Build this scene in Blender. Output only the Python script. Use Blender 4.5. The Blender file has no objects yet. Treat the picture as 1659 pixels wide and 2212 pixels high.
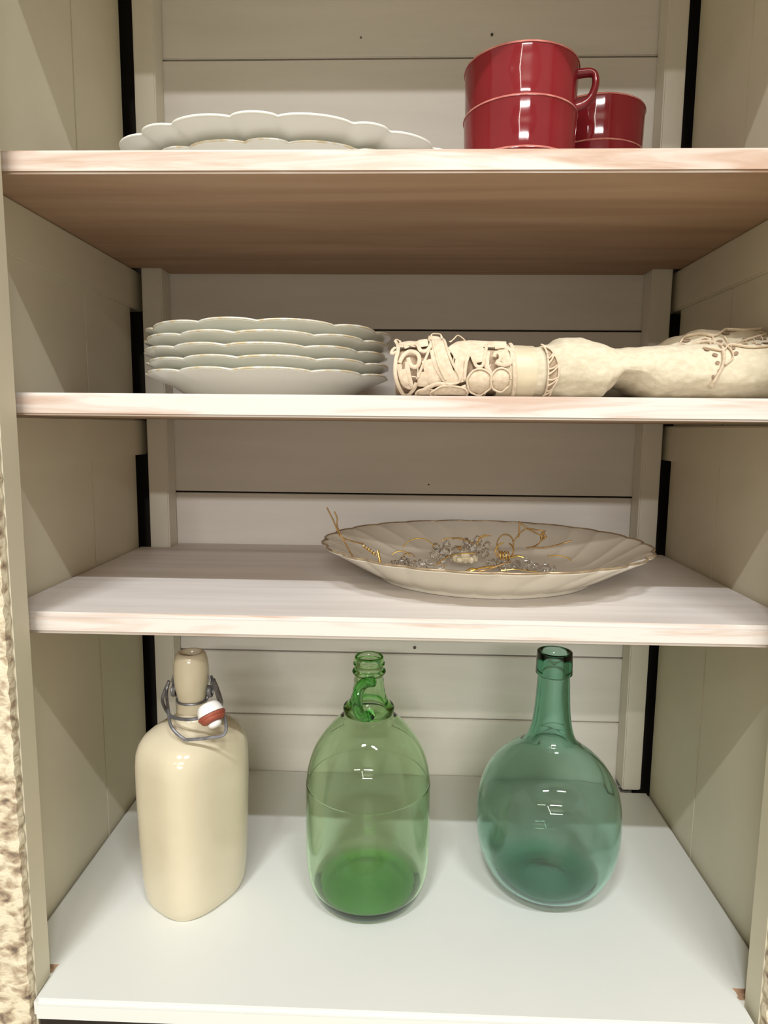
import bpy, bmesh, math, random
from math import sin, cos, pi, sqrt, radians as rad
from mathutils import Vector, Matrix, noise

random.seed(7)
SC = bpy.context.scene
COL = SC.collection

# ------------------------------------------------------------------ materials
def new_mat(name):
    m = bpy.data.materials.new(name); m.use_nodes = True
    nt = m.node_tree; b = nt.nodes['Principled BSDF']
    return m, nt, b

def mix_noise(nt, c1, c2, scale, lo=.35, hi=.65, detail=4, rough=.55, distortion=0.0):
    tc = nt.nodes.new('ShaderNodeTexCoord'); mp = nt.nodes.new('ShaderNodeMapping')
    mp.inputs['Scale'].default_value = scale
    nz = nt.nodes.new('ShaderNodeTexNoise'); nz.inputs['Scale'].default_value = 1.0
    nz.inputs['Detail'].default_value = detail; nz.inputs['Roughness'].default_value = rough
    nz.inputs['Distortion'].default_value = distortion
    rp = nt.nodes.new('ShaderNodeValToRGB')
    rp.color_ramp.elements[0].position = lo; rp.color_ramp.elements[1].position = hi
    rp.color_ramp.elements[0].color = (*c1, 1); rp.color_ramp.elements[1].color = (*c2, 1)
    nt.links.new(tc.outputs['Object'], mp.inputs['Vector']); nt.links.new(mp.outputs['Vector'], nz.inputs['Vector'])
    nt.links.new(nz.outputs['Fac'], rp.inputs['Fac'])
    return rp.outputs['Color'], nz.outputs['Fac']

def bump(nt, b, fac, strength=.2, dist=.001):
    bp = nt.nodes.new('ShaderNodeBump'); bp.inputs['Strength'].default_value = strength
    bp.inputs['Distance'].default_value = dist
    nt.links.new(fac, bp.inputs['Height']); nt.links.new(bp.outputs['Normal'], b.inputs['Normal'])

def noisy(name, c1, c2, scale, rough=.5, lo=.35, hi=.65, bs=0, bd=.001, metal=0, detail=4, spec=.5, distortion=0):
    m, nt, b = new_mat(name)
    col, fac = mix_noise(nt, c1, c2, scale, lo, hi, detail, distortion=distortion)
    nt.links.new(col, b.inputs['Base Color']); b.inputs['Roughness'].default_value = rough
    b.inputs['Metallic'].default_value = metal; b.inputs['Specular IOR Level'].default_value = spec
    if bs: bump(nt, b, fac, bs, bd)
    return m

def glassy(name, color, density=0, ior=1.47, rough=.0):
    """clear glass whose colour comes from absorption along the path inside it"""
    m, nt, b = new_mat(name)
    nt.nodes.remove(b)
    g = nt.nodes.new('ShaderNodeBsdfGlass'); g.inputs['Color'].default_value = (1, 1, 1, 1)
    g.inputs['IOR'].default_value = ior; g.inputs['Roughness'].default_value = rough
    nt.links.new(g.outputs['BSDF'], nt.nodes['Material Output'].inputs['Surface'])
    if density:
        a = nt.nodes.new('ShaderNodeVolumeAbsorption'); a.inputs['Color'].default_value = (*color, 1); a.inputs['Density'].default_value = density
        nt.links.new(a.outputs['Volume'], nt.nodes['Material Output'].inputs['Volume'])
    return m

M = {}
M['cream'] = noisy('cream_paint', (.63, .58, .445), (.675, .625, .485), (6, 6, 6), .5, bs=.08, bd=.0006)
M['back'] = noisy('back_board_paint', (.755, .715, .665), (.80, .76, .71), (5, 5, 40), .5, bs=.08, bd=.0006)
M['post'] = noisy('post_paint', (.72, .68, .59), (.77, .73, .635), (20, 20, 4), .5, bs=.05, bd=.0005)
M['dark'] = noisy('dark_gap_shade', (.018, .013, .010), (.03, .022, .016), (20, 20, 3), .8)  # near-black colour stands in for shade inside the cupboard's gaps
M['white_top'] = noisy('white_laminate', (.69, .705, .675), (.73, .74, .705), (3, 3, 3), .42)
M['edge'] = noisy('whitewashed_pine_edge', (.50, .34, .25), (.70, .635, .575), (6, 60, 70), .55, .38, .60, bs=.15, bd=.0006, detail=8, distortion=1.1)
M['edge_white'] = noisy('white_pine_edge', (.55, .40, .32), (.70, .65, .605), (6, 60, 85), .55, .30, .50, bs=.15, bd=.0006, detail=8, distortion=.9)
M['wash'] = noisy('whitewashed_pine_top', (.59, .54, .505), (.67, .63, .60), (4, 55, 20), .5, .35, .6, bs=.08, bd=.0005, detail=5)
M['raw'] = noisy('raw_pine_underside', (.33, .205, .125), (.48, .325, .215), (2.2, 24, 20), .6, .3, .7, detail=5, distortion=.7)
M['floor'] = noisy('shop_floor', (.50, .45, .38), (.56, .51, .43), (2, 2, 2), .4)
M['wall'] = noisy('shop_wall', (.42, .38, .31), (.46, .42, .35), (2, 2, 2), .7)
M['porcelain'] = noisy('white_porcelain', (.77, .77, .70), (.80, .795, .73), (8, 8, 8), .12)
M['porcelain_cream'] = noisy('cream_porcelain', (.76, .715, .615), (.79, .745, .645), (8, 8, 8), .14)
M['gold'] = noisy('worn_gold_rim', (.42, .27, .11), (.62, .55, .42), (60, 60, 60), .3, metal=.55)
M['gold_worn'] = noisy('pale_worn_gold_rim', (.62, .52, .34), (.72, .72, .66), (90, 90, 90), .22, .4, .55, metal=.15)
M['rim_line'] = noisy('brown_gold_rim', (.26, .19, .12), (.42, .32, .20), (80, 80, 80), .3, metal=.35)
M['wire'] = noisy('gold_wire', (.85, .52, .10), (.95, .66, .20), (200, 200, 200), .22, metal=1)
M['wire_dull'] = noisy('bronze_cord', (.30, .17, .06), (.45, .27, .10), (200, 200, 200), .4, metal=.6)
M['red'] = noisy('red_glaze', (.185, .012, .017), (.215, .016, .021), (14, 14, 14), .06)
M['red_rim'] = noisy('thin_red_glaze', (.45, .13, .11), (.56, .22, .18), (90, 90, 90), .12)
M['stone'] = noisy('beige_stoneware', (.60, .535, .385), (.66, .59, .44), (9, 9, 9), .13)
M['steel'] = noisy('grey_wire', (.17, .17, .18), (.30, .30, .32), (120, 120, 120), .45, metal=.75)
M['ceramic'] = noisy('white_ceramic', (.78, .77, .75), (.82, .81, .79), (20, 20, 20), .12)
M['rubber'] = noisy('red_rubber', (.26, .055, .028), (.34, .085, .045), (90, 90, 90), .6)
M['linen'] = noisy('cream_linen', (.585, .515, .375), (.675, .60, .455), (180, 260, 260), .85, bs=.35, bd=.0006, detail=3)
M['lace'] = noisy('cream_lace', (.60, .48, .34), (.71, .595, .45), (260, 260, 260), .85, bs=.5, bd=.0005)
M['lace_core'] = noisy('tan_lace_lining', (.29, .195, .125), (.48, .365, .25), (70, 70, 70), .9, .35, .6, bs=.3)
M['satin'] = noisy('ivory_satin', (.60, .51, .355), (.66, .57, .405), (60, 20, 20), .42)
M['shade'] = noisy('brown_openwork_shade', (.22, .15, .10), (.32, .22, .15), (90, 90, 90), .9)  # brown stands for the shade seen through the lace holes
M['nail'] = noisy('dark_nail', (.05, .04, .03), (.09, .07, .05), (90, 90, 90), .6)
M['green'] = glassy('green_glass', (.26, .80, .04), 95)
M['green_dense'] = glassy('dense_green_glass', (.05, .72, .02), 120)
M['teal'] = glassy('teal_glass', (.02, .64, .44), 118)
M['crystal'] = glassy('clear_crystal', (1, 1, 1), 0, 1.55)
M['bead'] = noisy('cream_bead', (.70, .62, .45), (.78, .70, .52), (90, 90, 90), .2)

def saw_mat():
    m, nt, b = new_mat('rough_sawn_whitewash')
    tc = nt.nodes.new('ShaderNodeTexCoord'); mp = nt.nodes.new('ShaderNodeMapping')
    mp.inputs['Scale'].default_value = (52, 52, 78); mp.inputs['Rotation'].default_value = (0, .35, 0)
    vo = nt.nodes.new('ShaderNodeTexNoise'); vo.inputs['Scale'].default_value = 1.6; vo.inputs['Detail'].default_value = 3
    vo.inputs['Distortion'].default_value = .35
    rp = nt.nodes.new('ShaderNodeValToRGB')
    rp.color_ramp.elements[0].position = .40; rp.color_ramp.elements[0].color = (.40, .31, .21, 1)
    rp.color_ramp.elements[1].position = .56; rp.color_ramp.elements[1].color = (.70, .63, .47, 1)
    e = rp.color_ramp.elements.new(.27); e.color = (.14, .10, .075, 1)
    nt.links.new(tc.outputs['Object'], mp.inputs['Vector']); nt.links.new(mp.outputs['Vector'], vo.inputs['Vector'])
    nt.links.new(vo.outputs['Fac'], rp.inputs['Fac']); nt.links.new(rp.outputs['Color'], b.inputs['Base Color'])
    b.inputs['Roughness'].default_value = .7
    bump(nt, b, vo.outputs['Fac'], .7, .003)
    return m
M['saw'] = saw_mat()

# ------------------------------------------------------------------ mesh helpers
class MB:
    def __init__(s): s.v = []; s.f = []; s.mi = []
    def add(s, v, f, mi=0):
        o = len(s.v); s.v += [tuple(p) for p in v]; s.f += [tuple(i + o for i in q) for q in f]; s.mi += [mi] * len(f)
    def build(s, name, mats, parent=None, smooth=30, loc=(0, 0, 0)):
        me = bpy.data.meshes.new(name); me.from_pydata(s.v, [], s.f)
        if not isinstance(mats, (list, tuple)): mats = [mats]
        for m in mats: me.materials.append(m)
        me.polygons.foreach_set('material_index', s.mi)
        bm = bmesh.new(); bm.from_mesh(me); bmesh.ops.recalc_face_normals(bm, faces=bm.faces); bm.to_mesh(me); bm.free()
        me.update()
        if smooth:
            me.shade_smooth(); me.set_sharp_from_angle(angle=rad(smooth))
        o = bpy.data.objects.new(name, me); COL.objects.link(o); o.location = loc
        if parent is not None: o.parent = parent
        return o
    # shapes
    def box(s, a, b, bev=.0015, mi=0):
        bm = bmesh.new(); bmesh.ops.create_cube(bm, size=1)
        for v in bm.verts:
            v.co = Vector(((a[0] + b[0]) / 2 + v.co.x * (b[0] - a[0]), (a[1] + b[1]) / 2 + v.co.y * (b[1] - a[1]), (a[2] + b[2]) / 2 + v.co.z * (b[2] - a[2])))
        if bev: bmesh.ops.bevel(bm, geom=bm.edges[:] + bm.verts[:], offset=bev, segments=2, affect='EDGES', clamp_overlap=True)
        bm.verts.ensure_lookup_table(); bm.verts.index_update()
        s.add([v.co[:] for v in bm.verts], [[v.index for v in f.verts] for f in bm.faces], mi); bm.free()
    def prism(s, poly, z0, z1, bev=.0015):
        bm = bmesh.new(); vs = [bm.verts.new((x, y, z0)) for x, y in poly]; f = bm.faces.new(vs)
        r = bmesh.ops.extrude_face_region(bm, geom=[f])
        for g in r['geom']:
            if isinstance(g, bmesh.types.BMVert): g.co.z = z1
        bmesh.ops.recalc_face_normals(bm, faces=bm.faces)
        if bev: bmesh.ops.bevel(bm, geom=bm.edges[:], offset=bev, segments=2, affect='EDGES', clamp_overlap=True)
        bm.verts.index_update()
        s.add([v.co[:] for v in bm.verts], [[v.index for v in f.verts] for f in bm.faces]); bm.free()
    def rings(s, rings, cap0=True, cap1=True, closed=False, mi=0):
        n = len(rings[0]); v = [p for r in rings for p in r]; f = []
        m = len(rings)
        for i in range(m if closed else m - 1):
            a, b = i * n, ((i + 1) % m) * n
            for j in range(n):
                k = (j + 1) % n; f.append((a + j, a + k, b + k, b + j))
        if not closed:
            if cap0: f.append(tuple(range(n - 1, -1, -1)))
            if cap1: f.append(tuple((m - 1) * n + j for j in range(n)))
        s.add(v, f, mi)
    def lathe(s, prof, n=96, c=(0, 0), closed=False, mi=0):
        s.rings([[(c[0] + r * cos(2 * pi * j / n), c[1] + r * sin(2 * pi * j / n), z) for j in range(n)] for r, z in prof], closed=closed, mi=mi)
    def tube(s, pts, r, n=10, closed=False, flat=1.0, up=None, mi=0):
        """tube along pts; r a number or list; flat = ratio of the second axis; up fixes the first axis"""
        P = [Vector(p) for p in pts]; m = len(P)
        R = r if isinstance(r, (list, tuple)) else [r] * m
        T = []
        for i in range(m):
            a = P[(i - 1) % m] if (closed or i > 0) else P[i]; b = P[(i + 1) % m] if (closed or i < m - 1) else P[i]
            T.append((b - a).normalized())
        many = bool(up) and not isinstance(up[0], (int, float))
        x = Vector(up[0] if many else up) if up else (Vector((0, 0, 1)) if abs(T[0].z) < .9 else Vector((1, 0, 0)))
        rr = []
        for i in range(m):
            if many: x = Vector(up[i])
            elif up: x = Vector(up)
            x = (x - T[i] * x.dot(T[i])).normalized(); y = T[i].cross(x)
            rr.append([tuple(P[i] + x * (R[i] * cos(2 * pi * j / n)) + y * (R[i] * flat * sin(2 * pi * j / n))) for j in range(n)])
        s.rings(rr, closed=closed, mi=mi)

def catmull(pts, k=6, closed=False):
    P = [Vector(p) for p in pts]; n = len(P); out = []
    for i in range(n if closed else n - 1):
        p0 = P[(i - 1) % n] if (closed or i > 0) else P[i] * 2 - P[i + 1]
        p1 = P[i]; p2 = P[(i + 1) % n]
        p3 = P[(i + 2) % n] if (closed or i + 2 < n) else p2 * 2 - p1
        for j in range(k):
            t = j / k
            out.append(.5 * ((2 * p1) + (p2 - p0) * t + (2 * p0 - 5 * p1 + 4 * p2 - p3) * t * t + (3 * p1 - p0 - 3 * p2 + p3) * t ** 3))
    if not closed: out.append(P[-1])
    return out

def interp(tab, x):
    if x <= tab[0][0]: return tab[0][1]
    for (a, va), (b, vb) in zip(tab, tab[1:]):
        if x <= b:
            t = (x - a) / (b - a); t = t * t * (3 - 2 * t) if len(tab) > 4 else t
            return va + (vb - va) * t
    return tab[-1][1]

def refine(prof, k=5):
    return [(p.x, p.y) for p in catmull([(a, b, 0) for a, b in prof], k)]

def thing(name, label, cat, loc=(0, 0, 0), rz=0, group=None):
    o = bpy.data.objects.new(name, None); COL.objects.link(o); o.empty_display_size = .02
    o.location = loc; o.rotation_euler = (0, 0, rz); o['label'] = label; o['category'] = cat
    if group: o['group'] = group
    return o

def dup(root, loc, rz, label, group=None):
    r = root.copy(); COL.objects.link(r); r.location = loc; r.rotation_euler = (0, 0, rz); r['label'] = label
    if group: r['group'] = group
    for ch in list(root.children):
        c = ch.copy(); COL.objects.link(c); c.parent = r
        for g in list(ch.children):
            d = g.copy(); COL.objects.link(d); d.parent = c
    return r

# ------------------------------------------------------------------ setting
FZ = -.62
g = MB(); g.box((-3.5, -9.5, FZ - .05), (3.5, 1.0, FZ), 0)
fl = g.build('floor', M['floor'], smooth=0); fl['kind'] = 'structure'
g = MB(); g.box((-3.5, .45, FZ), (3.5, .55, 3.5), 0)
wl = g.build('wall_back', M['wall'], smooth=0); wl['kind'] = 'structure'
g = MB(); g.box((-3.5, -9.5, 3.5), (3.5, .55, 3.55), 0)
ce = g.build('ceiling', M['wall'], smooth=0); ce['kind'] = 'structure'

# ------------------------------------------------------------------ cupboard
zA, zB, zC, zT = .694, .5086, .3247, .968
cup = thing('cupboard', 'open cream-painted wooden cupboard with shelves of crockery and bottles', 'cupboard', (0, .15, FZ))
def cpart(mb, name, mats, label=None, smooth=30, parent=None):
    o = mb.build(name, mats, None, smooth)
    o.parent = parent or cup
    o.matrix_parent_inverse = Matrix.Translation((0, -.15, -FZ)) if parent is None else Matrix.Identity(4)
    if label: o['label'] = label
    return o
# side panels: two vertical boards with a joint, ending short of the corner post
for sx, jy, lab in ((-1, .190, 'left inner side of two cream boards'), (1, .180, 'right inner side of two cream boards')):
    g = MB()
    xa, xb = sorted((sx * .3415, sx * .356))
    g.box((xa, -.0105, FZ), (xb, jy - .0009, 1.09), .0004)
    g.box((xa, jy + .0009, FZ), (xb, .3115, 1.09), .0012)
    cpart(g, 'side_panel', M['cream'], lab)
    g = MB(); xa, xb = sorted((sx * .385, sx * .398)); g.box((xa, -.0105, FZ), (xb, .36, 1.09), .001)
    cpart(g, 'outer_side', M['dark'], 'added outer side, coloured near-black as shade in the corner gap')  # sheet added so the corner gap looks dark; its colour is painted shade
    for za, zb, gap in ((.6285, .6765, 0), (.4445, .4900, 1 if sx > 0 else 0)):
        g = MB(); xa, xb = sorted((sx * .3368, sx * .372))
        g.box((xa, -.0105, za), (xb, .3415, zb - gap * .002), .0015)
        cpart(g, 'side_rail', M['cream'], 'cream rail under the shelf')
    # corner post
    g = MB()
    xa, xb = (-.327, -.3013) if sx < 0 else (.3060, .3305)
    g.box((xa, .3135, -.0), (xb, .343, 1.09), .0015)
    cpart(g, 'corner_post', M['post'], 'off-white square post in the back corner')
    # front stile: smooth cream inner face, rough sawn front
    g = MB()
    xa, xb = (-.40, -.3026) if sx < 0 else (.3065, .40)
    g.box((xa, -.036, FZ), (xb, -.011, 1.09), .0015)
    st = cpart(g, 'front_stile', M['cream'], 'cream front upright')
    g = MB()
    # rough sawn facing with an uneven inner edge
    xe = xb if sx < 0 else xa
    nz = 330; z0, z1 = FZ, 1.09; fr, bk = [], []
    verts = []; faces = []
    cols = [0, .0012, .004, .008, .013, .019, .026, .04, .096]
    for i in range(nz + 1):
        z = z0 + (z1 - z0) * i / nz
        for k, c in enumerate(cols):
            j = .0012 * noise.noise(Vector((3.1 * sx, z * 110, 0))) + .0006 * sin(z * 380) if k < 2 else 0
            d = .0020 * noise.noise(Vector((c * 60, z * 120 + c * 30, sx))) if k > 0 else .002
            verts.append((xe + (-sx) * 0 + sx * (c + (.0008 + j if k < 2 else 0)), -.0405 - (.0015 + d if k else -.004), z))
    nc = len(cols)
    for i in range(nz):
        for k in range(nc - 1):
            a = i * nc + k; faces.append((a, a + 1, a + nc + 1, a + nc))
    g.add(verts, faces)
    fo = cpart(g, 'rough_front', M['saw'], 'rough-sawn whitewashed front face', parent=st)
# back panel of horizontal boards with thin gaps
g = MB()
joints = [FZ, -.12, .0821, .1735, .3942, .6080, .775, .9338, 1.09]
for k, (a, b) in enumerate(zip(joints, joints[1:])):
    gp = (.0013 if abs(b - .1735) > .01 else .0006)
    dy = [0, 0, .0, .0012, 0, .0008, 0, .0012][k]
    g.box((-.3262, .3432 + dy, a + gp), (.3298, .356, b - gp), .0010)
# shallow proud lath between the two joints near the bottom
cpart(g, 'back_panel', M['back'], 'back of wide off-white horizontal boards')
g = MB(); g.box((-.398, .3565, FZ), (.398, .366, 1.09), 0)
cpart(g, 'back_skin', M['dark'], 'added backing, coloured near-black as shade behind the gaps')  # added sheet, its colour painted as the shade behind the boards
for x, z, r in ((.1055, .9595, .0016), (-.0545, .9575, .0009), (.0386, .408, .0012), (.0235, .183, .0022)):
    g = MB(); g.tube([(x, .3428, z), (x, .3445, z)], r, 8, up=(1, 0, 0)); cpart(g, 'nail', M['nail'])

# shelves
def shelf(z1, th, label, mats, y0=0.0, poly=None, bev=.0018):
    g = MB()
    if poly is None:
        # board notched round the back posts
        poly = [(-.3405, y0), (.3405, y0), (.3405, .3110), (.3050, .3110), (.3050, .3425), (-.3005, .3425), (-.3005, .3110), (-.3405, .3110)]
    g.prism(poly, z1 - th, z1, bev)
    o = cpart(g, 'shelf', mats, label, 40)
    me = o.data
    for p in me.polygons:
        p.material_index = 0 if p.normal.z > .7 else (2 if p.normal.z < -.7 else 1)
    return o
shelf(zA, .0174, 'top shelf, whitewashed edge and raw brown underside', [M['wash'], M['edge'], M['raw']])
shelf(zB, .0182, 'second shelf from the top with whitewashed edge', [M['wash'], M['edge_white'], M['raw']])
shelf(zC, .0189, 'third shelf with whitewashed top and edge', [M['wash'], M['edge_white'], M['raw']], bev=.0035)
bs = shelf(0, .020, 'white bottom shelf', [M['white_top'], M['white_top'], M['raw']], bev=.004,
      poly=[(-.3018, -.0445), (.3030, -.0445), (.3030, -.0085), (.3395, -.0085), (.3395, .3110), (.3050, .3110), (.3050, .3425), (-.3005, .3425), (-.3005, .3110), (-.3395, .3110), (-.3395, -.0095), (-.3018, -.0095)])
for p in bs.data.polygons:                                          # unpainted saw cuts of the two front notches
    if -.0105 < p.center.y < -.0035 and abs(p.center.x) > .3015 and p.normal.y < .5: p.material_index = 2
g = MB(); g.box((-.3020, -.036, .988), (.3060, -.011, 1.09), .002); cpart(g, 'top_rail', M['cream'], 'cream front rail under the top')
g = MB(); g.box((-.41, -.05, 1.09), (.41, .37, 1.11), .002); cpart(g, 'cupboard_top', M['cream'])
g = MB(); g.box((-.3020, -.034, -.12), (.3060, -.012, -.021), .002); cpart(g, 'bottom_rail', M['dark'], 'rail below the bottom shelf, coloured dark as shade in the notch gap')  # dark colour painted in as the shade below the shelf notch
g = MB(); g.box((-.34, -.0105, -.045), (.34, .34, -.0215), .001); cpart(g, 'bottom_board', M['dark'], 'added board under the bottom shelf, coloured dark as shade in the notch gap')  # added to darken the notch gap, shade put into its colour

# ------------------------------------------------------------------ crockery
def lobes(n, ratio=1.0, jitter=0, seed=1):
    rnd = random.Random(seed); w = [(1 + (ratio - 1) * (k % 2)) * (1 + jitter * (rnd.random() - .5)) for k in range(n)]
    t = sum(w); e = [0]
    for k in w: e.append(e[-1] + k / t * 2 * pi)
    return e
def lobe_phase(e, th):
    th %= 2 * pi
    for a, b in zip(e, e[1:]):
        if th < b: return (th - a) / (b - a), (b - a)
    return 1, .3

def dish_mesh(prof_in, prof_out, a, b, h, edges, amp, zamp, flute, swirl, n=288):
    """scalloped oval dish: prof lists of (rho, z/h); returns ring lists and the rim loop"""
    g = MB(); R = []
    def ring(rho, zz, side):
        pts = []
        w = max(0, (rho - .55) / .45); w2 = w * w
        for j in range(n):
            th = 2 * pi * j / n
            t, wd = lobe_phase(edges, th + swirl * (1 - rho))
            bm_ = 1 - (2 * t - 1) ** 2; bm_ = bm_ ** .6
            k = 1 + amp * w2 * (bm_ - .6)
            fl = flute * min(1, w * 3) * (1 - .3 * w) * (bm_ - .5)
            z = zz * h + zamp * w2 * (bm_ - .5) - fl
            pts.append((a * rho * k * cos(th), b * rho * k * sin(th), max(0.0, z)))
        return pts
    seq = [ring(r, z, 0) for r, z in prof_in] + [ring(r, z, 1) for r, z in prof_out]
    g.rings(seq, closed=False)
    rim = ring(1.0, prof_in[-1][1], 0)
    return g, rim

def make_dish(name, label, cat, loc, rz, a, b, h, edges, amp, zamp, flute, swirl, kind, body, rimmat, group=None, rim_r=.0010):
    if kind == 'platter':
        pi_ = [(.02, .20), (.45, .20), (.56, .21), (.64, .30), (.74, .50), (.86, .76), (.95, .93), (1.0, 1.0)]
        po = [(1.0, .955), (.95, .845), (.86, .655), (.74, .38), (.655, .15), (.63, .085), (.625, 0), (.59, 0), (.585, .10), (.3, .10), (.02, .10)]
    elif kind == 'serving':
        pi_ = [(.02, .19), (.45, .19), (.60, .21), (.68, .30), (.76, .48), (.86, .72), (.94, .90), (1.0, 1.0)]
        po = [(1.0, .945), (.94, .79), (.86, .58), (.77, .33), (.70, .17), (.668, .11), (.66, 0), (.62, 0), (.615, .09), (.3, .09), (.02, .09)]
    else:
        pi_ = [(.02, .42), (.52, .42), (.66, .42), (.69, .435), (.73, .51), (.80, .66), (.90, .84), (1.0, 1.0)]
        po = [(1.0, .94), (.90, .74), (.80, .52), (.72, .24), (.68, .08), (.665, 0), (.62, 0), (.61, .20), (.3, .20), (.02, .20)]
    t = thing(name, label, cat, loc, rz, group)
    g, rim = dish_mesh(refine(pi_, 4), refine(po, 3), a, b, h, edges, amp, zamp, flute, swirl)
    g.build('dish_body' if kind != 'plate' else 'plate_body', body, t, 50)
    g = MB(); g.tube(rim, rim_r, 8, closed=True, up=(0, 0, 1)); g.build('gilt_rim', rimmat, t, 60)
    return t

E12 = lobes(12, 1.3, .06, 3); E20 = lobes(20, 1.55, .25, 5); E22 = lobes(24, 1.15, .2, 8)
# five dinner plates on the second shelf
names = ['bottom plate of the stack of five gold-rimmed scalloped white plates', 'second plate from the bottom in the stack of five scalloped white plates',
         'middle plate in the stack of five scalloped white plates', 'second plate from the top in the stack of five scalloped white plates',
         'topmost plate of the stack of five gold-rimmed scalloped white plates']
PG = 'scalloped plates stacked on the second shelf'
pl = make_dish('dinner_plate', names[0], 'plate', (-.1325, .153, zB + .0004), .0, .1195, .1195, .0225, E12, .035, .0026, .0003, 0, 'plate', M['porcelain'], M['gold_worn'], PG)
for k in range(1, 5):
    dup(pl, (-.1325 + [0, .001, -.001, .0005, .002][k], .153 + [0, .001, 0, -.001, .001][k], zB + .0004 + .0102 * k), [0, .03, -.04, .02, .17][k], names[k], PG)
# plate under the platter on the top shelf, then the platter
make_dish('serving_platter', 'smaller white scalloped platter, gilt-edged, underneath the large platter on the top shelf', 'platter', (-.108, .175, zA + .0004), .14, .158, .120, .0275, E20, .05, .0020, .0014, .05, 'platter', M['porcelain'], M['gold_worn'], 'white scalloped platters')
make_dish('serving_platter', 'large white scalloped platter stacked on top of a smaller one, top shelf', 'platter', (-.111, .174, zA + .0136), .10, .168, .134, .0288, E20, .055, .0022, .0022, .05, 'platter', M['porcelain'], M['porcelain'], 'white scalloped platters', rim_r=.0013)
# serving dish on the third shelf
make_dish('serving_dish', 'wide cream fluted dish with brown-gold rim holding crystal ornaments', 'dish', (.0935, .1750, zC + .0004), .0, .1725, .158, .0365, E22, .03, .0013, .0016, .45, 'serving', M['porcelain_cream'], M['rim_line'], rim_r=.0012)

# ------------------------------------------------------------------ red mugs
def make_mug(label, loc, rz, group):
    t = thing('mug', label, 'mug', loc, rz, group)
    g = MB()
    h = .0476; ro = .0552
    prof = [(.003, .002), (.044, .002), (.0455, 0), (.0490, 0), (.0495, .0031), (.0535, .0036), (.0540, .008), (.0545, .025), (ro - .0002, .044), (ro + .0002, .0462), (ro - .0008, h), (ro - .0028, h - .0002), (.0513, .044), (.0508, .012), (.0480, .0072), (.040, .006), (.003, .006)]
    g.lathe(prof, 96); body = g.build('body', M['red'], t, 40)
    g = MB(); g.lathe([(ro + .0007, h - .0020), (ro + .0004, h - .0004), (ro - .0010, h + .0004), (ro - .0024, h + .0001), (ro - .0027, h - .0010), (ro - .0010, h - .0019)], 96, closed=True)
    g.build('rim', M['red_rim'], t, 60)
    g = MB()
    pts = catmull([(.050, 0, .0385), (.0590, 0, .0390), (.0662, 0, .0382), (.0700, 0, .0345), (.0705, 0, .0260), (.0668, 0, .0165), (.0600, 0, .0100), (.0505, 0, .0080)], 6)
    g.tube(pts, [.0062 - .0010 * sin(pi * i / (len(pts) - 1)) for i in range(len(pts))], 12, flat=.68, up=(0, 1, 0))
    g.build('handle', M['red'], t, 60)
    return t
MG = 'stacked red mugs on the top shelf'
s_ = .0447
m1 = make_mug('top mug of the front stack of glossy red mugs, its handle to the right', (.116, .170, zA + .0004 + 2 * s_), rad(-14), MG)
dup(m1, (.116, .170, zA + .0004 + s_), rad(70), 'middle mug of the front stack of glossy red mugs', MG)
dup(m1, (.1155, .170, zA + .0004), rad(85), 'lowest mug of the front stack, only its rim above the shelf edge', MG)
dup(m1, (.2125, .2655, zA + .0004 + 2 * s_), rad(100), 'top mug of the rear stack of red mugs beside the back post', MG)
dup(m1, (.2125, .2655, zA + .0004 + s_), rad(80), 'second mug in the rear stack of red mugs beside the back post', MG)
dup(m1, (.2125, .2655, zA + .0004), rad(95), 'lowest mug of the rear stack of red mugs', MG)

# ------------------------------------------------------------------ stoneware bottle
SX, SY = -.2050, .0995
bt = thing('swing_top_bottle', 'beige stoneware flask with wire swing-top stopper standing left of the glass bottles', 'bottle', (SX, SY, .0004))
g = MB()
def sup(a, b, e, rot, z, ox, oy, n=96):
    out = []
    for j in range(n):
        t = 2 * pi * j / n; c, s = cos(t), sin(t)
        x = a * math.copysign(abs(c) ** (2 / e), c); y = b * math.copysign(abs(s) ** (2 / e), s)
        out.append((ox + x * cos(rot) - y * sin(rot), oy + x * sin(rot) + y * cos(rot), z))
    return out
rot = rad(57)
sec = [(.0005, .86, 2.7), (.004, .905, 2.8), (.012, .94, 3.0), (.03, .963, 3.2), (.07, .99, 3.3), (.12, 1.015, 3.3), (.148, 1.015, 3.3), (.160, 1.0, 3.2), (.168, .965, 3.0), (.1745, .895, 2.8), (.1795, .79, 2.5), (.1838, .65, 2.3), (.1875, .48, 2.0)]
BX, BY = .0, -.004
rr = [sup(.0003, .0003, 2, rot, .003, BX, BY), sup(.040, .033, 3, rot, .003, BX, BY), sup(.043, .036, 3, rot, .0, BX, BY)]
for z, k, e in sec: rr.append(sup(.0508 * k, .0438 * k, e, rot, z, BX * min(1, max(0, (.188 - z) / .03)), BY * min(1, max(0, (.188 - z) / .03))))
nx, ny = -.0005, 0
for r, z in [(.0176, .1905), (.0162, .194), (.0150, .199), (.0142, .206), (.0140, .2095), (.0146, .213), (.0158, .218), (.0168, .224), (.0174, .232), (.0174, .240), (.0166, .248), (.0148, .2545), (.0128, .2570), (.0108, .2572), (.0092, .2555), (.0088, .250), (.0088, .215)]:
    rr.append(sup(r, r, 2, rot, z, nx, ny))
g.rings(rr); g.build('body', M['stone'], bt, 60)
g = MB(); g.tube([(.0149 * cos(a), .0149 * sin(a), .2078) for a in [2 * pi * k / 40 for k in range(40)]], .0013, 8, closed=True, up=(0, 0, 1)); g.build('neck_wire', M['steel'], bt)
def local(p): return (p[0] - SX, p[1] - SY, p[2])
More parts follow.
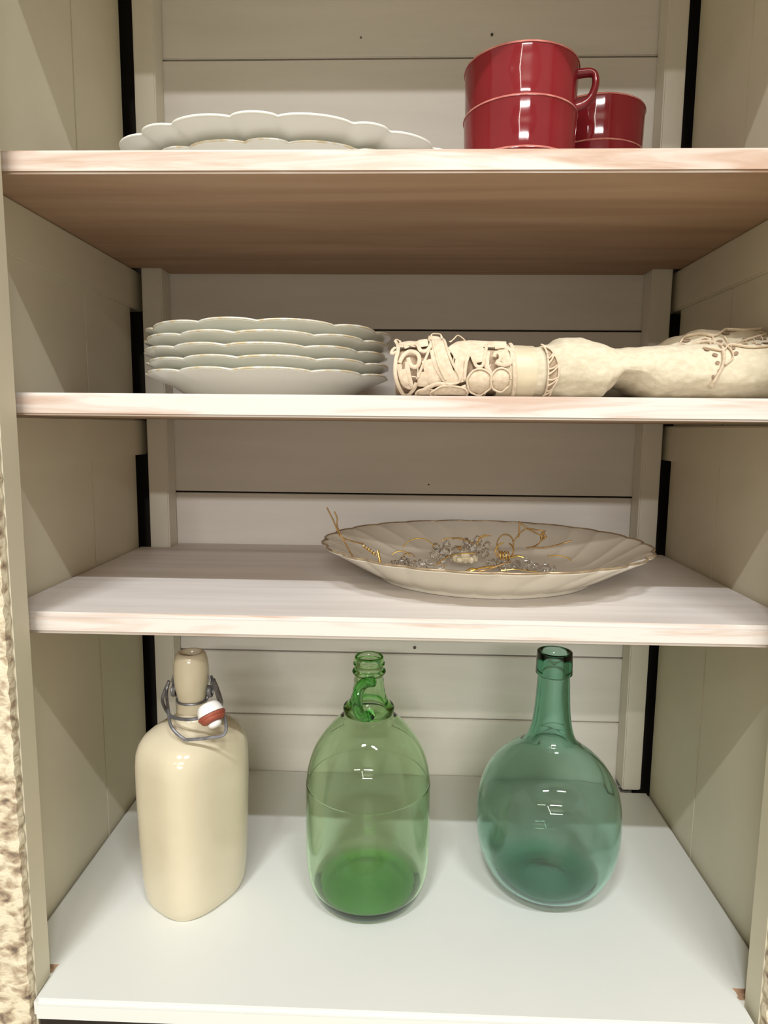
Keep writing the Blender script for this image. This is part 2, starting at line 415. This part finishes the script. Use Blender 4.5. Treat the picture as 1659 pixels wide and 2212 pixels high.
# coiled side loops
for sx in (-1, 1):
    g = MB(); pts = []
    for k in range(49):
        a = 2 * pi * k / 16
        pts.append((sx * (.0165 + .0012 * k / 16), -.001 + .0042 * cos(a), .2165 + .0052 * sin(a)))
    pts = [(sx * .0150, -.001, .2085)] + pts + [(sx * .0195, -.002, .228), (sx * .0185, -.001, .2325)]
    g.tube(pts, .0011, 8); g.build('pivot_coil', M['steel'], bt)
# the lever bail that hangs round the front and the bail that carries the stopper
g = MB()
pts = catmull([(-.0245, .001, .2235), (-.0250, -.004, .2150), (-.0170, -.022, .2050), (-.0085, -.038, .1955), (.0045, -.0435, .1868), (.0125, -.0445, .1864), (.0310, -.0455, .1892), (.0420, -.0440, .1908), (.0450, -.040, .1960), (.0400, -.030, .2065), (.0300, -.015, .2180), (.0215, 0, .2265), (.0190, .001, .2320)], 6)
g.tube(pts, .0016, 8); g.build('lever_wire', M['steel'], bt)
g = MB()
pts = catmull([(-.0235, .0, .2260), (-.0295, -.002, .2110), (-.0265, -.009, .2045), (-.0120, -.028, .2015), (.0030, -.037, .2030), (.0170, -.040, .2055), (.0300, -.039, .2105), (.0385, -.032, .2160), (.0310, -.016, .2240), (.0225, -.001, .2290)], 6)
g.tube(pts, .0017, 8); g.build('stopper_wire', M['steel'], bt)
# stopper: white ceramic knob, red rubber ring, white tip, hanging tilted at the front right
ax = Vector((.48, -.40, -.80)).normalized(); st0 = Vector((.0290, -.0395, .2150))
def axis_lathe(prof, n=40):
    g = MB(); x = ax.orthogonal().normalized(); y = ax.cross(x)
    g.rings([[tuple(st0 + ax * t + x * (r * cos(2 * pi * j / n)) + y * (r * sin(2 * pi * j / n))) for j in range(n)] for r, t in prof]); return g
sp = axis_lathe(refine([(.001, -.006), (.007, -.0055), (.0100, -.0035), (.0118, .0005), (.0124, .0040), (.0120, .0055), (.002, .0057)], 4)).build('stopper', M['ceramic'], bt, 40)
sp['label'] = 'white ceramic stopper'
o = axis_lathe(refine([(.004, .0056), (.0122, .0058), (.0133, .0070), (.0126, .0085), (.0118, .0092), (.0116, .0105), (.0098, .0125), (.0055, .0132), (.002, .0132)], 3)).build('gasket', M['rubber'], sp, 40); o['label'] = 'brick-red rubber sealing ring'
axis_lathe(refine([(.0045, .0130), (.0064, .0138), (.0060, .0165), (.0035, .0182), (.0006, .0186)], 4)).build('stopper_tip', M['ceramic'], sp, 40)

# ------------------------------------------------------------------ glass bottles
def offset_profile(prof, t):
    """inner wall, t = thickness function of z"""
    out = []
    for i, (r, z) in enumerate(prof):
        a = prof[max(0, i - 1)]; b = prof[min(len(prof) - 1, i + 1)]
        dx, dz = b[0] - a[0], b[1] - a[1]; L = sqrt(dx * dx + dz * dz) or 1
        nx_, nz_ = -dz / L, dx / L
        out.append((max(.0006, r + nx_ * t), z + nz_ * t))
    return out
GX, GY = -.0262, .1050
JZ = 1.030; TZ = 1.022
jug = thing('glass_jug', 'green glass jug with screw-thread neck and small looped handle', 'bottle', (GX, GY, .0004))
outer = refine([(.0480, .0006), (.0520, .0035), (.0565, .0095), (.0605, .0185), (.0628, .031), (.0638, .050), (.0638, .112), (.0632, .122), (.0610, .136), (.0558, .151), (.0478, .164), (.0385, .1755), (.0300, .1845), (.0248, .1892), (.0250, .1915), (.0260, .1940), (.0252, .1972), (.0212, .2000), (.0182, .2055), (.0158, .215), (.0148, .224)], 5)
neck = refine([(.0146, .224), (.0146, .2285), (.0160, .2302), (.0170, .2322), (.0160, .2342), (.0147, .2352), (.0147, .2378), (.0159, .2396), (.0159, .2408), (.0148, .2424), (.0147, .2448), (.0142, .2470), (.0132, .2478)], 3)
base_out = [(.0006, .006), (.016, .0052), (.030, .0035), (.040, .0012), (.044, .0003)]
inn = [(.0120, .2470), (.0117, .240), (.0118, .224), (.0126, .215), (.0145, .2055), (.0165, .1985), (.0195, .192)] + [p for p in reversed(offset_profile(outer, .0024)) if p[1] > .0150 and p[1] < .184]
inn += [(.0545, .0120), (.0500, .0110), (.040, .0118), (.026, .0145), (.012, .0165), (.0006, .017)]
g = MB(); g.lathe([(r, z * JZ) for r, z in base_out + outer + neck[1:] + inn], 128)
jb = g.build('body', M['green'], jug, 60)
g = MB(); pts = catmull([(p[0], p[1], p[2] * JZ) for p in [(.005, -.0125, .2262), (-.002, -.0180, .2272), (-.0075, -.0235, .2240), (-.0095, -.0275, .2150), (-.0090, -.0300, .2060), (-.0050, -.0318, .2000), (.0010, -.0305, .1990), (.0035, -.0265, .2000)]], 6)
g.tube(pts, [.0054] * len(pts), 14)
g.build('handle', M['green_dense'], jug, 60)

TX, TY = .1640, .1280
dj = thing('demijohn', 'round teal glass demijohn with long narrow neck, right on the bottom shelf', 'bottle', (TX, TY, .0004))
outer = refine([(.0370, .0006), (.0460, .0035), (.0550, .0098), (.0635, .0205), (.0700, .0345), (.0738, .0510), (.0750, .0680), (.0744, .0860), (.0718, .1020), (.0666, .1165), (.0580, .1295), (.0466, .1405), (.0350, .1490), (.0268, .1565), (.0226, .1650), (.0200, .1760), (.0182, .1900), (.0171, .2060), (.0163, .2235)], 5)
neck = refine([(.0163, .2235), (.0168, .2262), (.0183, .2275), (.0186, .2300), (.0179, .2480), (.0173, .2502), (.0158, .2508)], 4)
base_out = [(.0006, .007), (.012, .0058), (.022, .0030), (.031, .0005)]
inn = [(.0135, .2495), (.0122, .240), (.0115, .2235), (.0120, .206), (.0130, .190), (.0148, .176), (.0172, .165), (.0210, .1562)] + [p for p in reversed(offset_profile(outer, .0028)) if p[1] > .0125 and p[1] < .147]
inn += [(.042, .0095), (.031, .0090), (.026, .0092), (.016, .0108), (.0006, .012)]
prof = [(r, z * TZ) for r, z in base_out + outer + neck[1:] + inn]
g = MB(); n = 128; rr = []
for r, z in prof:
    ring = []
    for j in range(n):
        a = 2 * pi * j / n; k = 1.0
        if r > .03: k = 1 + .010 * noise.noise(Vector((cos(a) * 1.9, sin(a) * 1.9, z * 26)))
        ring.append((r * k * cos(a) - .012 * max(0, z - .14) * 0, r * k * sin(a), z))
    rr.append(ring)
g.rings(rr); g.build('body', M['teal'], dj, 60)

# ------------------------------------------------------------------ rolled lace cloth on the second shelf
YC = .072
top_t = [(0, .047), (.033, .050), (.079, .0475), (.12, .0465), (.131, .049), (.141, .0545), (.155, .0545), (.170, .050), (.186, .0452), (.215, .0470), (.25, .0475), (.29, .0500), (.336, .0530)]
lift_t = [(0, .0), (.174, .0), (.181, .006), (.189, .0135), (.198, .0115), (.208, .006), (.222, 0), (.336, 0)]
dep_t = [(0, .036), (.10, .038), (.15, .046), (.2, .043), (.336, .050)]
def roll_pt(x, ph, off=0.0, fold=1.0):
    """ph 0 = front, 90 = top, 180 = rear, 270 = underside"""
    top = interp(top_t, x); hd = interp(dep_t, x); fr = max(0, cos(ph))
    hh = top / 2
    c, s = cos(ph), sin(ph); e = 2.5
    yy = math.copysign(abs(c) ** (2 / e), c); zz = math.copysign(abs(s) ** (2 / e), s)
    z = hh + (hh + off) * zz
    if zz < .2: z += interp(lift_t, x) * max(0, min(1, (.25 - zz) / .9)) * max(0, min(1, (yy + .9) / .6))
    y = YC - (hd + off) * yy
    d = fold * (.0016 * noise.noise(Vector((x * 38, ph * 1.7, 1.3))) + .0007 * noise.noise(Vector((x * 120, ph * 5, 4))))
    return (x, y - d * yy, max(zB + .0006, zB + z + d * zz))
def sleeve(x0, x1, off, nx=60, n=72, fold=1.0, end0=True, end1=True):
    g = MB(); rr = []
    if end0: rr.append([(x0 + .003, YC + (p[1] - YC) * .2, zB + .02 + (p[2] - zB - .02) * .2) for p in [roll_pt(x0, 2 * pi * j / n, off, fold) for j in range(n)]])
    for i in range(nx + 1):
        x = x0 + (x1 - x0) * i / nx
        rr.append([roll_pt(x, 2 * pi * j / n, off, fold) for j in range(n)])
    g.rings(rr); return g
cl = thing('lace_tablecloth', 'cream linen tablecloth with lace border, rolled up beside the stacked plates', 'tablecloth', (.16, YC, zB))
def clpart(mb, name, mat, label=None, smooth=60):
    o = mb.build(name, mat, None, smooth); o.parent = cl; o.matrix_parent_inverse = Matrix.Translation((-.16, -YC, -zB))
    if label: o['label'] = label
    return o
clpart(sleeve(.112, .3375, 0, 110, 96), 'linen_cloth', M['linen'], 'plain cream linen roll')
clpart(sleeve(-.002, .113, -.0035, 60, 72, .6), 'rolled_lining', M['lace_core'], 'tan inner layers seen through the lace')
clpart(sleeve(.0845, .1165, .0004, 20, 72, .3, False, False), 'satin_band', M['satin'], 'smooth ivory band')
# gauzy fold lying behind and above on the right
g = MB(); rr = []
ft = [(.185, .040), (.215, .0455), (.24, .0535), (.263, .0625), (.283, .0690), (.31, .0675), (.3375, .0690)]
for i in range(61):
    x = .185 + .1525 * i / 60; tp = interp(ft, x); ring = []
    for j in range(64):
        a = 2 * pi * j / 64; c, s = cos(a), sin(a)
        d = .0016 * noise.noise(Vector((x * 60, a * 2.2, 9))) + .0009 * noise.noise(Vector((x * 160, a * 6, 2)))
        ring.append((x, .118 - (.034 + d) * c, max(zB + .0008, zB + tp / 2 + (tp / 2 + d) * s)))
    rr.append(ring)
g.rings(rr); clpart(g, 'lace_fold', M['linen'], 'gauzy folded lace end')

# lace motifs: traced in a flat pattern plane, wrapped on the roll
def wrap(zx, zy, off=.0012):
    x = -.0048 + (zx / 4.608 - 10) * .000418
    hgt = (725 - zy) / 525 * .0505; xx = max(-.002, x); hh = interp(top_t, xx) / 2
    s = max(-.98, min(1.0, hgt / hh - 1)); zz = s
    ph = math.asin(math.copysign(abs(zz) ** (2.5 / 2), zz))
    p = roll_pt(xx, ph, off, .4)
    extra = max(0, hgt - 2 * hh)
    return Vector((x, p[1] + (extra * .4), max(zB + .0028, p[2] + extra)))
def tape(g, pts, w, off=.0012, k=6, closed=False):
    q = catmull([(a, b, 0) for a, b in pts], k, closed)
    P = [wrap(p.x, p.y, off) for p in q]
    out = []
    for p in P:
        nrm = Vector((0, p.y - YC, p.z - zB - .024)); nrm = nrm.normalized() if nrm.length > 1e-6 else Vector((0, -1, 0)); out.append(tuple(nrm))
    # flat ribbon: long axis across the path within the surface
    T = []
    m = len(P); ups = []
    for i in range(m):
        t = (P[min(i + 1, m - 1)] - P[max(i - 1, 0)]).normalized(); ups.append(tuple(t.cross(Vector(out[i]))) if t.cross(Vector(out[i])).length > 1e-4 else (0, 0, 1))
    g.tube(P, w, 8, flat=min(1, .0007 / w), up=ups)
def blob(g, cx, cy, rx, ry, off=.0016, petals=0):
    n = 40; ring0 = []; ring1 = []; rim = []
    for j in range(n):
        a = 2 * pi * j / n; k = 1 + (.10 * abs(sin(petals * a / 2)) if petals else 0)
        rim.append((cx + rx * k * cos(a), cy + ry * k * sin(a)))
        ring0.append(tuple(wrap(*rim[-1], off - .0012))); ring1.append(tuple(wrap(cx + rx * k * .93 * cos(a), cy + ry * k * .93 * sin(a), off)))
    c = tuple(wrap(cx, cy, off + .0008)); mid = [tuple(wrap(cx + rx * .5 * cos(2 * pi * j / n), cy + ry * .5 * sin(2 * pi * j / n), off + .0006)) for j in range(n)]
    g.rings([ring0, ring1, mid, [tuple(Vector(c) + (Vector(q) - Vector(c)) * .05) for q in mid]])
    tape(g, rim[::3], .0009, off + .0006, 4, True)
g = MB()
W = .0011
tape(g, [(70, 195), (100, 300), (78, 420), (80, 540), (120, 640), (180, 695), (245, 650), (275, 590)], .0016)
tape(g, [(115, 430), (150, 365), (210, 325), (275, 345), (300, 400), (280, 455), (235, 460), (205, 420), (195, 385)], .0017)
tape(g, [(112, 440), (125, 520), (160, 600), (225, 625), (210, 560), (190, 480), (190, 420)], .0021)
tape(g, [(150, 480), (170, 560), (200, 600)], .0036)
tape(g, [(290, 545), (330, 450), (375, 350), (400, 290)], W)
tape(g, [(380, 400), (400, 470), (430, 545), (470, 600)], .0055, .0006)
tape(g, [(340, 500), (350, 560), (350, 620)], .0060, .0004)
tape(g, [(450, 160), (480, 300), (520, 440), (580, 550), (640, 590)], .0062, .0016)
tape(g, [(410, 180), (440, 320), (480, 450), (545, 560)], W, .0026); tape(g, [(520, 165), (550, 300), (600, 420), (680, 560), (600, 595), (550, 590)], W, .0026)
tape(g, [(410, 320), (435, 430), (480, 510), (540, 580)], .0015)
tape(g, [(250, 215), (330, 205), (400, 215), (410, 260), (370, 320), (310, 320), (270, 260), (150, 250), (110, 200)], .0017)
tape(g, [(130, 270), (200, 245), (280, 250), (380, 240)], .0050, .0008)
tape(g, [(560, 335), (610, 285), (690, 235), (780, 215), (900, 215), (1000, 225), (1140, 235)], .0022)
tape(g, [(600, 350), (680, 310), (760, 270), (850, 250)], .0062, .0010)
tape(g, [(705, 580), (665, 470), (690, 375), (745, 320), (800, 300)], .0040, .0014)
tape(g, [(720, 560), (725, 470), (740, 400), (770, 350), (800, 410), (830, 455), (880, 450), (905, 370), (925, 275)], .0014, .0022)
tape(g, [(820, 280), (850, 350), (865, 420)], .0060, .0012); tape(g, [(800, 250), (900, 250), (1000, 255), (1120, 260)], .0044, .0012)
tape(g, [(985, 380), (1005, 345), (1040, 355), (1045, 400), (1020, 415)], .0015, .002)
tape(g, [(1000, 300), (1090, 295), (1150, 330), (1150, 400), (1110, 440), (1050, 440), (1000, 420)], .0018, .002)
tape(g, [(1080, 320), (1100, 390), (1085, 430)], .0032, .0016)
tape(g, [(930, 330), (920, 400), (925, 460), (960, 520)], .0022, .0012)
tape(g, [(1165, 250), (1170, 400), (1185, 560), (1190, 690)], .0017, .0018)
tape(g, [(315, 655), (400, 615), (480, 595), (570, 605), (640, 640), (740, 610)], .0018, .0022)
for c in ((860, 575, 108, 92, 7), (1055, 560, 88, 84, 7)): blob(g, c[0], c[1], c[2], c[3], .0020, c[4])
blob(g, 590, 665, 165, 55, .0022, 5); blob(g, 370, 675, 90, 40, .0014, 3)
for a, b in (((285, 470), (275, 560)), ((590, 380), (650, 520)), ((620, 370), (600, 450)), ((600, 430), (660, 500)), ((1140, 440), (1120, 500)), ((840, 650), (850, 715)), ((930, 640), (920, 700)), ((230, 540), (270, 545)), ((960, 440), (920, 480))):
    tape(g, [a, ((a[0] + b[0]) / 2 + 6, (a[1] + b[1]) / 2), b], .0005, .001)
# picots standing up along the top and left edges
for pts in ([(60, 215), (70, 190), (95, 195), (120, 215), (140, 250), (130, 285), (112, 262)], [(70, 290), (45, 320), (38, 345), (60, 345), (80, 330)], [(405, 190), (425, 140), (470, 130), (510, 135), (530, 170)], [(600, 215), (640, 180), (680, 145), (720, 165), (750, 195), (700, 205)], [(1000, 228), (1055, 218), (1090, 232)]):
    tape(g, pts, .0013, .0012, 5)
clpart(g, 'lace_border', M['lace'], 'scrolling cream lace with flower motifs')
# narrow lace edging where the band meets the linen
g = MB()
L1 = [(1435, 280), (1500, 330), (1545, 400), (1565, 470), (1560, 560), (1530, 620), (1520, 690)]
L0 = [(1462, 330), (1470, 400), (1475, 480), (1478, 560), (1480, 640), (1470, 690)]
tape(g, L1, .0009, .0030); tape(g, L0, .0008, .0026)
for k in range(11):
    t = k / 10; a = catmull([(p[0], p[1], 0) for p in L0], 8); b = catmull([(p[0], p[1], 0) for p in L1], 8)
    pa = a[int(t * (len(a) - 1))]; pb = b[int(min(1, t + .04 * (-1) ** k) * (len(b) - 1))]
    tape(g, [(pa.x, pa.y), ((pa.x + pb.x) / 2, (pa.y + pb.y) / 2 + 8), (pb.x, pb.y)], .0008, .0030, 3)
clpart(g, 'lace_edging', M['lace'], 'narrow lace edging')
g = MB()
ra, rb = [], []
for k in range(24):
    t = k / 23; zy = 300 + 390 * t; zl = 1468; zr = 1468 + 92 * sin(pi * min(1, t * .72 + .12)) * .95
    ra.append(wrap(zl, zy, .0016)); rb.append(wrap(zr, zy, .0018))
v = [tuple(p) for p in ra + rb]; g.add(v, [(i, i + 1, 25 + i, 24 + i) for i in range(23)])
clpart(g, 'edging_ground', M['lace_core'])
# openwork band on the upper right: tapes round brown patches painted as shaded gaps
def rwrap(px, py, off=.001):
    x = -.0048 + (px - 850) * .000418
    hgt = (858 - py) * .000437
    tf = interp(ft, x) if x > .2 else 0
    hh = interp(top_t, x) / 2
    if hgt < 2 * hh - .004:
        s = max(-.98, min(1, hgt / hh - 1)); ph = math.asin(math.copysign(abs(s) ** 1.25, s)); return Vector(roll_pt(x, ph, off, 1))
    s = max(-1, min(.995, (hgt + .000) / (tf / 2) - 1)); c = sqrt(1 - s * s)
    return Vector((x, .118 - (.034 + off) * c, zB + tf / 2 + (tf / 2 + off) * s))
def rblob(g, px, py, rx, ry, tilt=0, off=.0012):
    n = 20; pts = []
    for j in range(n):
        a = 2 * pi * j / n; u_, v_ = rx * cos(a), ry * sin(a)
        pts.append(tuple(rwrap(px + u_ * cos(tilt) - v_ * sin(tilt), py + u_ * sin(tilt) + v_ * cos(tilt), off)))
    c = rwrap(px, py, off); g.rings([pts, [tuple(Vector(p) * .5 + c * .5) for p in pts], [tuple(Vector(p) * .05 + c * .95) for p in pts]])
def rtape(g, pts, w, off=.0016, k=6):
    q = catmull([(a, b, 0) for a, b in pts], k); P = [rwrap(p.x, p.y, off) for p in q]
    g.tube(P, w, 8, flat=.6, up=(0, -.6, .8) if True else None)
holes = [(1492, 731, 9, 3.2, -.2), (1518, 747, 12, 4, -.25), (1555, 735, 9, 3.5, -.2), (1580, 715, 9, 3.6, 0), (1647, 727, 13, 2.8, -.05), (1621, 738, 9, 3, -.2), (1597, 751, 10, 3, -.15), (1475, 764, 5, 3, 0), (1485, 775, 5, 3.2, .2), (1522, 763, 5, 2.6, -.3), (1523, 773, 5, 3, -.3), (1487, 790, 4, 3, .1), (1545, 758, 7, 2.5, -.2), (1573, 757, 6, 2.4, -.2), (1640, 738, 7, 2.6, 0), (1482, 742, 4, 4, .3), (1655, 717, 5, 2.2, 0), (1612, 728, 6, 2.0, -.3), (1490, 805, 3, 3, 0), (1480, 815, 2.5, 3, 0)]
g = MB()
for h_ in holes: rblob(g, h_[0], h_[1], h_[2], h_[3], h_[4], .0012)
clpart(g, 'openwork_gap_shade', M['shade'], 'brown patches painted as shade in the gaps of the drawn-thread work')  # discs laid on the cloth, shade of the holes painted as colour
g = MB()
rtape(g, [(1470, 760), (1500, 768), (1520, 757), (1560, 762), (1600, 757), (1630, 746), (1662, 735)], .0013)
rtape(g, [(1480, 752), (1505, 740), (1530, 735), (1560, 742), (1590, 738), (1620, 730), (1662, 718)], .0016)
rtape(g, [(1470, 745), (1490, 725), (1520, 718), (1550, 722), (1590, 705), (1625, 708), (1662, 705)], .0016)
rtape(g, [(1500, 770), (1498, 785), (1494, 800), (1486, 815), (1480, 830)], .0022)
rtape(g, [(1505, 757), (1515, 735), (1530, 728), (1535, 745), (1522, 752)], .0012)
rtape(g, [(1545, 722), (1542, 738), (1555, 748), (1572, 742), (1570, 725)], .0012)
rtape(g, [(1512, 752), (1516, 780), (1500, 795)], .0011)
for k in range(9):
    x = 1500 + k * 18; rtape(g, [(x, 766 - k * 3.2), (x + 5, 756 - k * 3.2), (x + 4, 748 - k * 3)], .0008)
clpart(g, 'lace_insertion', M['lace'], 'openwork lace band')

# ------------------------------------------------------------------ crystal ornaments in the dish
OG = 'crystal ornaments with gold wire in the cream dish'
zD = zC + .0082
def facet(g, c, r, seed=0, sub=1):
    bm = bmesh.new(); bmesh.ops.create_icosphere(bm, subdivisions=sub, radius=r)
    mt = Matrix.Rotation(seed * 1.7, 3, 'X') @ Matrix.Rotation(seed * 2.3, 3, 'Z')
    for v in bm.verts: v.co = mt @ v.co + Vector(c)
    bm.verts.index_update(); g.add([v.co[:] for v in bm.verts], [[v.index for v in f.verts] for f in bm.faces]); bm.free()
def ornament(label, loc, cr, wires, tilt=0, bead=False, petals=6, mat=None):
    t = thing('crystal_ornament', label, 'ornament', loc, 0, OG)
    g = MB(); facet(g, (0, 0, cr), cr, 1)
    for k in range(petals):
        a = 2 * pi * k / petals + .3; facet(g, (cr * 1.5 * cos(a), cr * .8 * sin(a), cr * (1.0 + .9 * sin(a) * (0 if tilt == 0 else 1)) if tilt else cr * .72), cr * .62, k)
    g.build('crystal', mat or M['crystal'], t, 0)
    for pts, r, mt in wires:
        g = MB(); P = [Vector(p) - Vector(loc) for p in pts]
        g.tube(catmull(P, 6), r, 6); g.build('wire', M[mt], t, 60)
    return t
def coil(c, r, n, pitch, axis='x', seg=12):
    out = []
    for k in range(int(n * seg) + 1):
        a = 2 * pi * k / seg; d = pitch * k / seg
        out.append({'x': (c[0] + d, c[1] + r * cos(a), c[2] + r * sin(a)), 'y': (c[0] + r * cos(a), c[1] + d, c[2] + r * sin(a)), 'd': (c[0] + d + .2 * r * cos(a), c[1] + r * cos(a), c[2] - d * .7 + r * sin(a))}[axis])
    return out
def arc(c, rx, rz, a0, a1, dy=0, k=10):
    return [(c[0] + rx * cos(rad(a0 + (a1 - a0) * i / k)), c[1] + dy * i / k, c[2] + rz * sin(rad(a0 + (a1 - a0) * i / k))) for i in range(k + 1)]
wr, wb = .00055, .00075
ornament('crystal ornament at left end of dish, two wire tails sticking up over the rim', (.004, .135, zD + .001), .0080,
    [([(-.0705, .12, .4030), (-.0640, .12, .3900), (-.0600, .12, .3800), (-.0560, .12, .3735), (-.0460, .12, .3695), (-.0340, .12, .3665)], wb, 'wire_dull'),
     ([(-.0630, .12, .3990), (-.0600, .12, .3920), (-.0605, .12, .3870), (-.0580, .12, .3790), (-.0520, .118, .3680), (-.0440, .112, .3560), (-.0330, .11, .3460)], wb, 'wire_dull'),
     (coil((-.0345, .12, .3655), .0016, 5.5, .0026, 'd'), wr, 'wire'), (coil((-.0178, .118, .3475), .0014, 6, .0004, 'y'), wr, 'wire'),
     ([(-.0190, .12, .3600), (-.0175, .118, .3540), (-.0165, .117, .3480), (-.0150, .117, .3440)], .0011, 'wire'), (arc((.004, .119, .352), .010, .008, 150, 20), wr, 'wire')], mat=None)
ornament('smoky crystal lying under a large gold wire loop, left of centre in the dish', (.0070, .155, zD), .0080,
    [(arc((.0225, .135, .358), .0165, .0125, 170, 15), wr, 'wire'), (arc((.012, .13, .352), .006, .004, 200, 0), wr, 'wire_dull')])
ornament('bright flower-shaped crystal just inside the front rim, left of centre', (.0265, .118, zD + .004), .0062, [([(.040, .11, .350), (.052, .118, .3555), (.066, .125, .3575), (.080, .13, .357)], wr, 'wire')], tilt=1, petals=8)
ornament('small clear crystal right of the bright flower-shaped one', (.0440, .115, zD + .004), .0042, [(arc((.043, .108, .346), .005, .004, 160, 0), wr, 'wire_dull')], tilt=1, petals=5)
ornament('clear crystal with a white sparkle at the rear centre of the dish', (.0520, .185, zD + .006), .0085, [(arc((.060, .18, .360), .012, .004, 180, 30), wr, 'wire')], tilt=1)
b_ = ornament('cream bead ornament in the centre of the dish', (.0730, .165, zD + .006), .0070, [([(.058, .165, .3655), (.066, .165, .3665), (.074, .165, .3640), (.082, .165, .360)], wb, 'wire_dull'), (coil((.064, .163, .356), .002, 3, .0015, 'x'), wr, 'wire_dull')], petals=5, mat=M['bead'])
ornament('tall clear crystal behind the cream bead', (.0870, .195, zD + .009), .0090, [(arc((.098, .18, .362), .010, .006, 200, 95), wr, 'wire'), (arc((.100, .18, .357), .013, .010, 180, 80), wr, 'wire')], tilt=1, petals=6)
ornament('crystal wound in a big bronze wire ring, right of centre', (.1120, .150, zD + .002), .0095,
    [(arc((.113, .150, .363), .0085, .0105, -20, 250), wb, 'wire_dull'), (arc((.112, .145, .357), .0095, .0085, 100, 420, .004, 24), wb, 'wire'), (coil((.105, .143, .3525), .0045, 4, .003, 'x'), wr, 'wire'), ([(.118, .14, .351), (.124, .138, .3535), (.130, .137, .352)], .0010, 'wire')])
ornament('crystal with a fan of bronze wire twigs rising towards the rear rim', (.1360, .150, zD + .002), .0070,
    [([(.1230, .13, .3740), (.1235, .13, .3820), (.1235, .13, .3905)], wb, 'wire_dull'), ([(.1235, .13, .3900), (.1310, .13, .3835), (.1400, .13, .3790), (.1480, .13, .3750)], wb, 'wire_dull'),
     ([(.1180, .13, .3690), (.1240, .13, .3780), (.1310, .13, .3830), (.1400, .13, .3820), (.1500, .13, .3805)], wb, 'wire_dull'), ([(.1470, .13, .3800), (.1490, .13, .3760), (.1500, .13, .3745), (.1460, .13, .3725), (.1465, .13, .3790)], .0012, 'wire_dull'),
     ([(.1480, .13, .3740), (.1440, .132, .3680), (.1400, .135, .3640), (.1330, .138, .3620)], wb, 'wire_dull')], petals=5)
ornament('crystal with one long bronze wire reaching right across the dish', (.1560, .150, zD), .0060,
    [([(.135, .13, .3640), (.150, .13, .3640), (.163, .13, .3670), (.176, .13, .3715)], wb, 'wire_dull'), (arc((.160, .125, .349), .017, .008, 120, 20), wr, 'wire')], petals=5)
ornament('loose bundle of shining gold wire just inside the front rim', (.0780, .112, zD + .002), .0040,
    [([(.068, .10, .3420), (.074, .10, .3455), (.084, .102, .3480), (.096, .104, .3495)], .0009, 'wire'), ([(.070, .10, .3400), (.078, .10, .3440), (.090, .10, .3470), (.104, .104, .3515), (.112, .11, .353)], wb, 'wire_dull'),
     ([(.092, .092, .3400), (.100, .09, .3425), (.108, .09, .3425), (.118, .092, .3400)], .0010, 'wire'), ([(.067, .1, .344), (.073, .1, .3475), (.080, .1, .3465)], .0008, 'wire')], petals=4)
ornament('clear flat crystal at the front right inside the dish rim', (.1080, .112, zD + .001), .0060, [([(.102, .10, .346), (.116, .10, .3475), (.130, .105, .345), (.145, .11, .342)], wr, 'wire')], petals=7)

# ------------------------------------------------------------------ light: rows of shop ceiling lamps, warm-grey shop surroundings
def lamp(name, loc, sx, sy, power, col=(1, .94, .85), target=(0, .1, .4)):
    l = bpy.data.lights.new(name, 'AREA'); l.shape = 'RECTANGLE'; l.size = sx; l.size_y = sy; l.energy = power; l.color = col
    o = bpy.data.objects.new(name, l); COL.objects.link(o); o.location = loc
    o.rotation_euler = (Vector(target) - Vector(loc)).to_track_quat('-Z', 'Y').to_euler()
    return o
W1 = (.955, .985, 1.0)
lamp('ceiling_tube', (-.62, -2.2, 3.25), .55, .05, 68, W1, (-.62, .1, .4))
lamp('ceiling_tube', (.95, -2.2, 3.25), .80, .05, 56, W1, (.95, .1, .4))
lamp('ceiling_tube', (.25, -4.6, 3.2), 1.6, .08, 50, target=(.25, .1, .4))
lamp('ceiling_tube', (-1.9, -4.6, 3.2), 1.2, .10, 20, target=(-1.9, -4.0, 0))
lamp('ceiling_tube', (.2, -8.0, 2.95), 2.6, .14, 200, (1, .98, .95), (.2, .1, .4))
lamp('ceiling_tube', (-.9, -6.0, 2.9), .08, 3.0, 30, target=(-.9, -5.9, 0))
w = bpy.data.worlds.new('shop'); SC.world = w; w.use_nodes = True
bg = w.node_tree.nodes['Background']; bg.inputs['Color'].default_value = (1.0, .94, .76, 1); bg.inputs['Strength'].default_value = .56

# ------------------------------------------------------------------ camera
cam = bpy.data.cameras.new('camera'); co = bpy.data.objects.new('camera', cam); COL.objects.link(co)
r_ = Vector((.99937542, .0339683, .00974291)); u_ = Vector((-.01400764, .1276683, .991718)); f_ = Vector((-.03244312, .99123507, -.12806437))
mt = Matrix((( r_.x, u_.x, -f_.x, .00821022), (r_.y, u_.y, -f_.y, -.53394122), (r_.z, u_.z, -f_.z, .48373774), (0, 0, 0, 1)))
co.matrix_world = mt
cam.sensor_fit = 'VERTICAL'; cam.sensor_height = 36; cam.sensor_width = 27; cam.lens = 1426.686 * 36 / 2212; cam.clip_start = .01
SC.camera = co
vs = SC.view_settings; vs.view_transform = 'Standard'; vs.look = 'None'; vs.gamma = 1; vs.use_curve_mapping = False; vs.exposure = 0.0
cy = SC.cycles
cy.use_denoising = True; cy.max_bounces = 24; cy.transmission_bounces = 20; cy.transparent_max_bounces = 16; cy.diffuse_bounces = 6; cy.glossy_bounces = 8
cy.sample_clamp_indirect = 8; cy.caustics_refractive = True; cy.caustics_reflective = False; cy.blur_glossy = .3
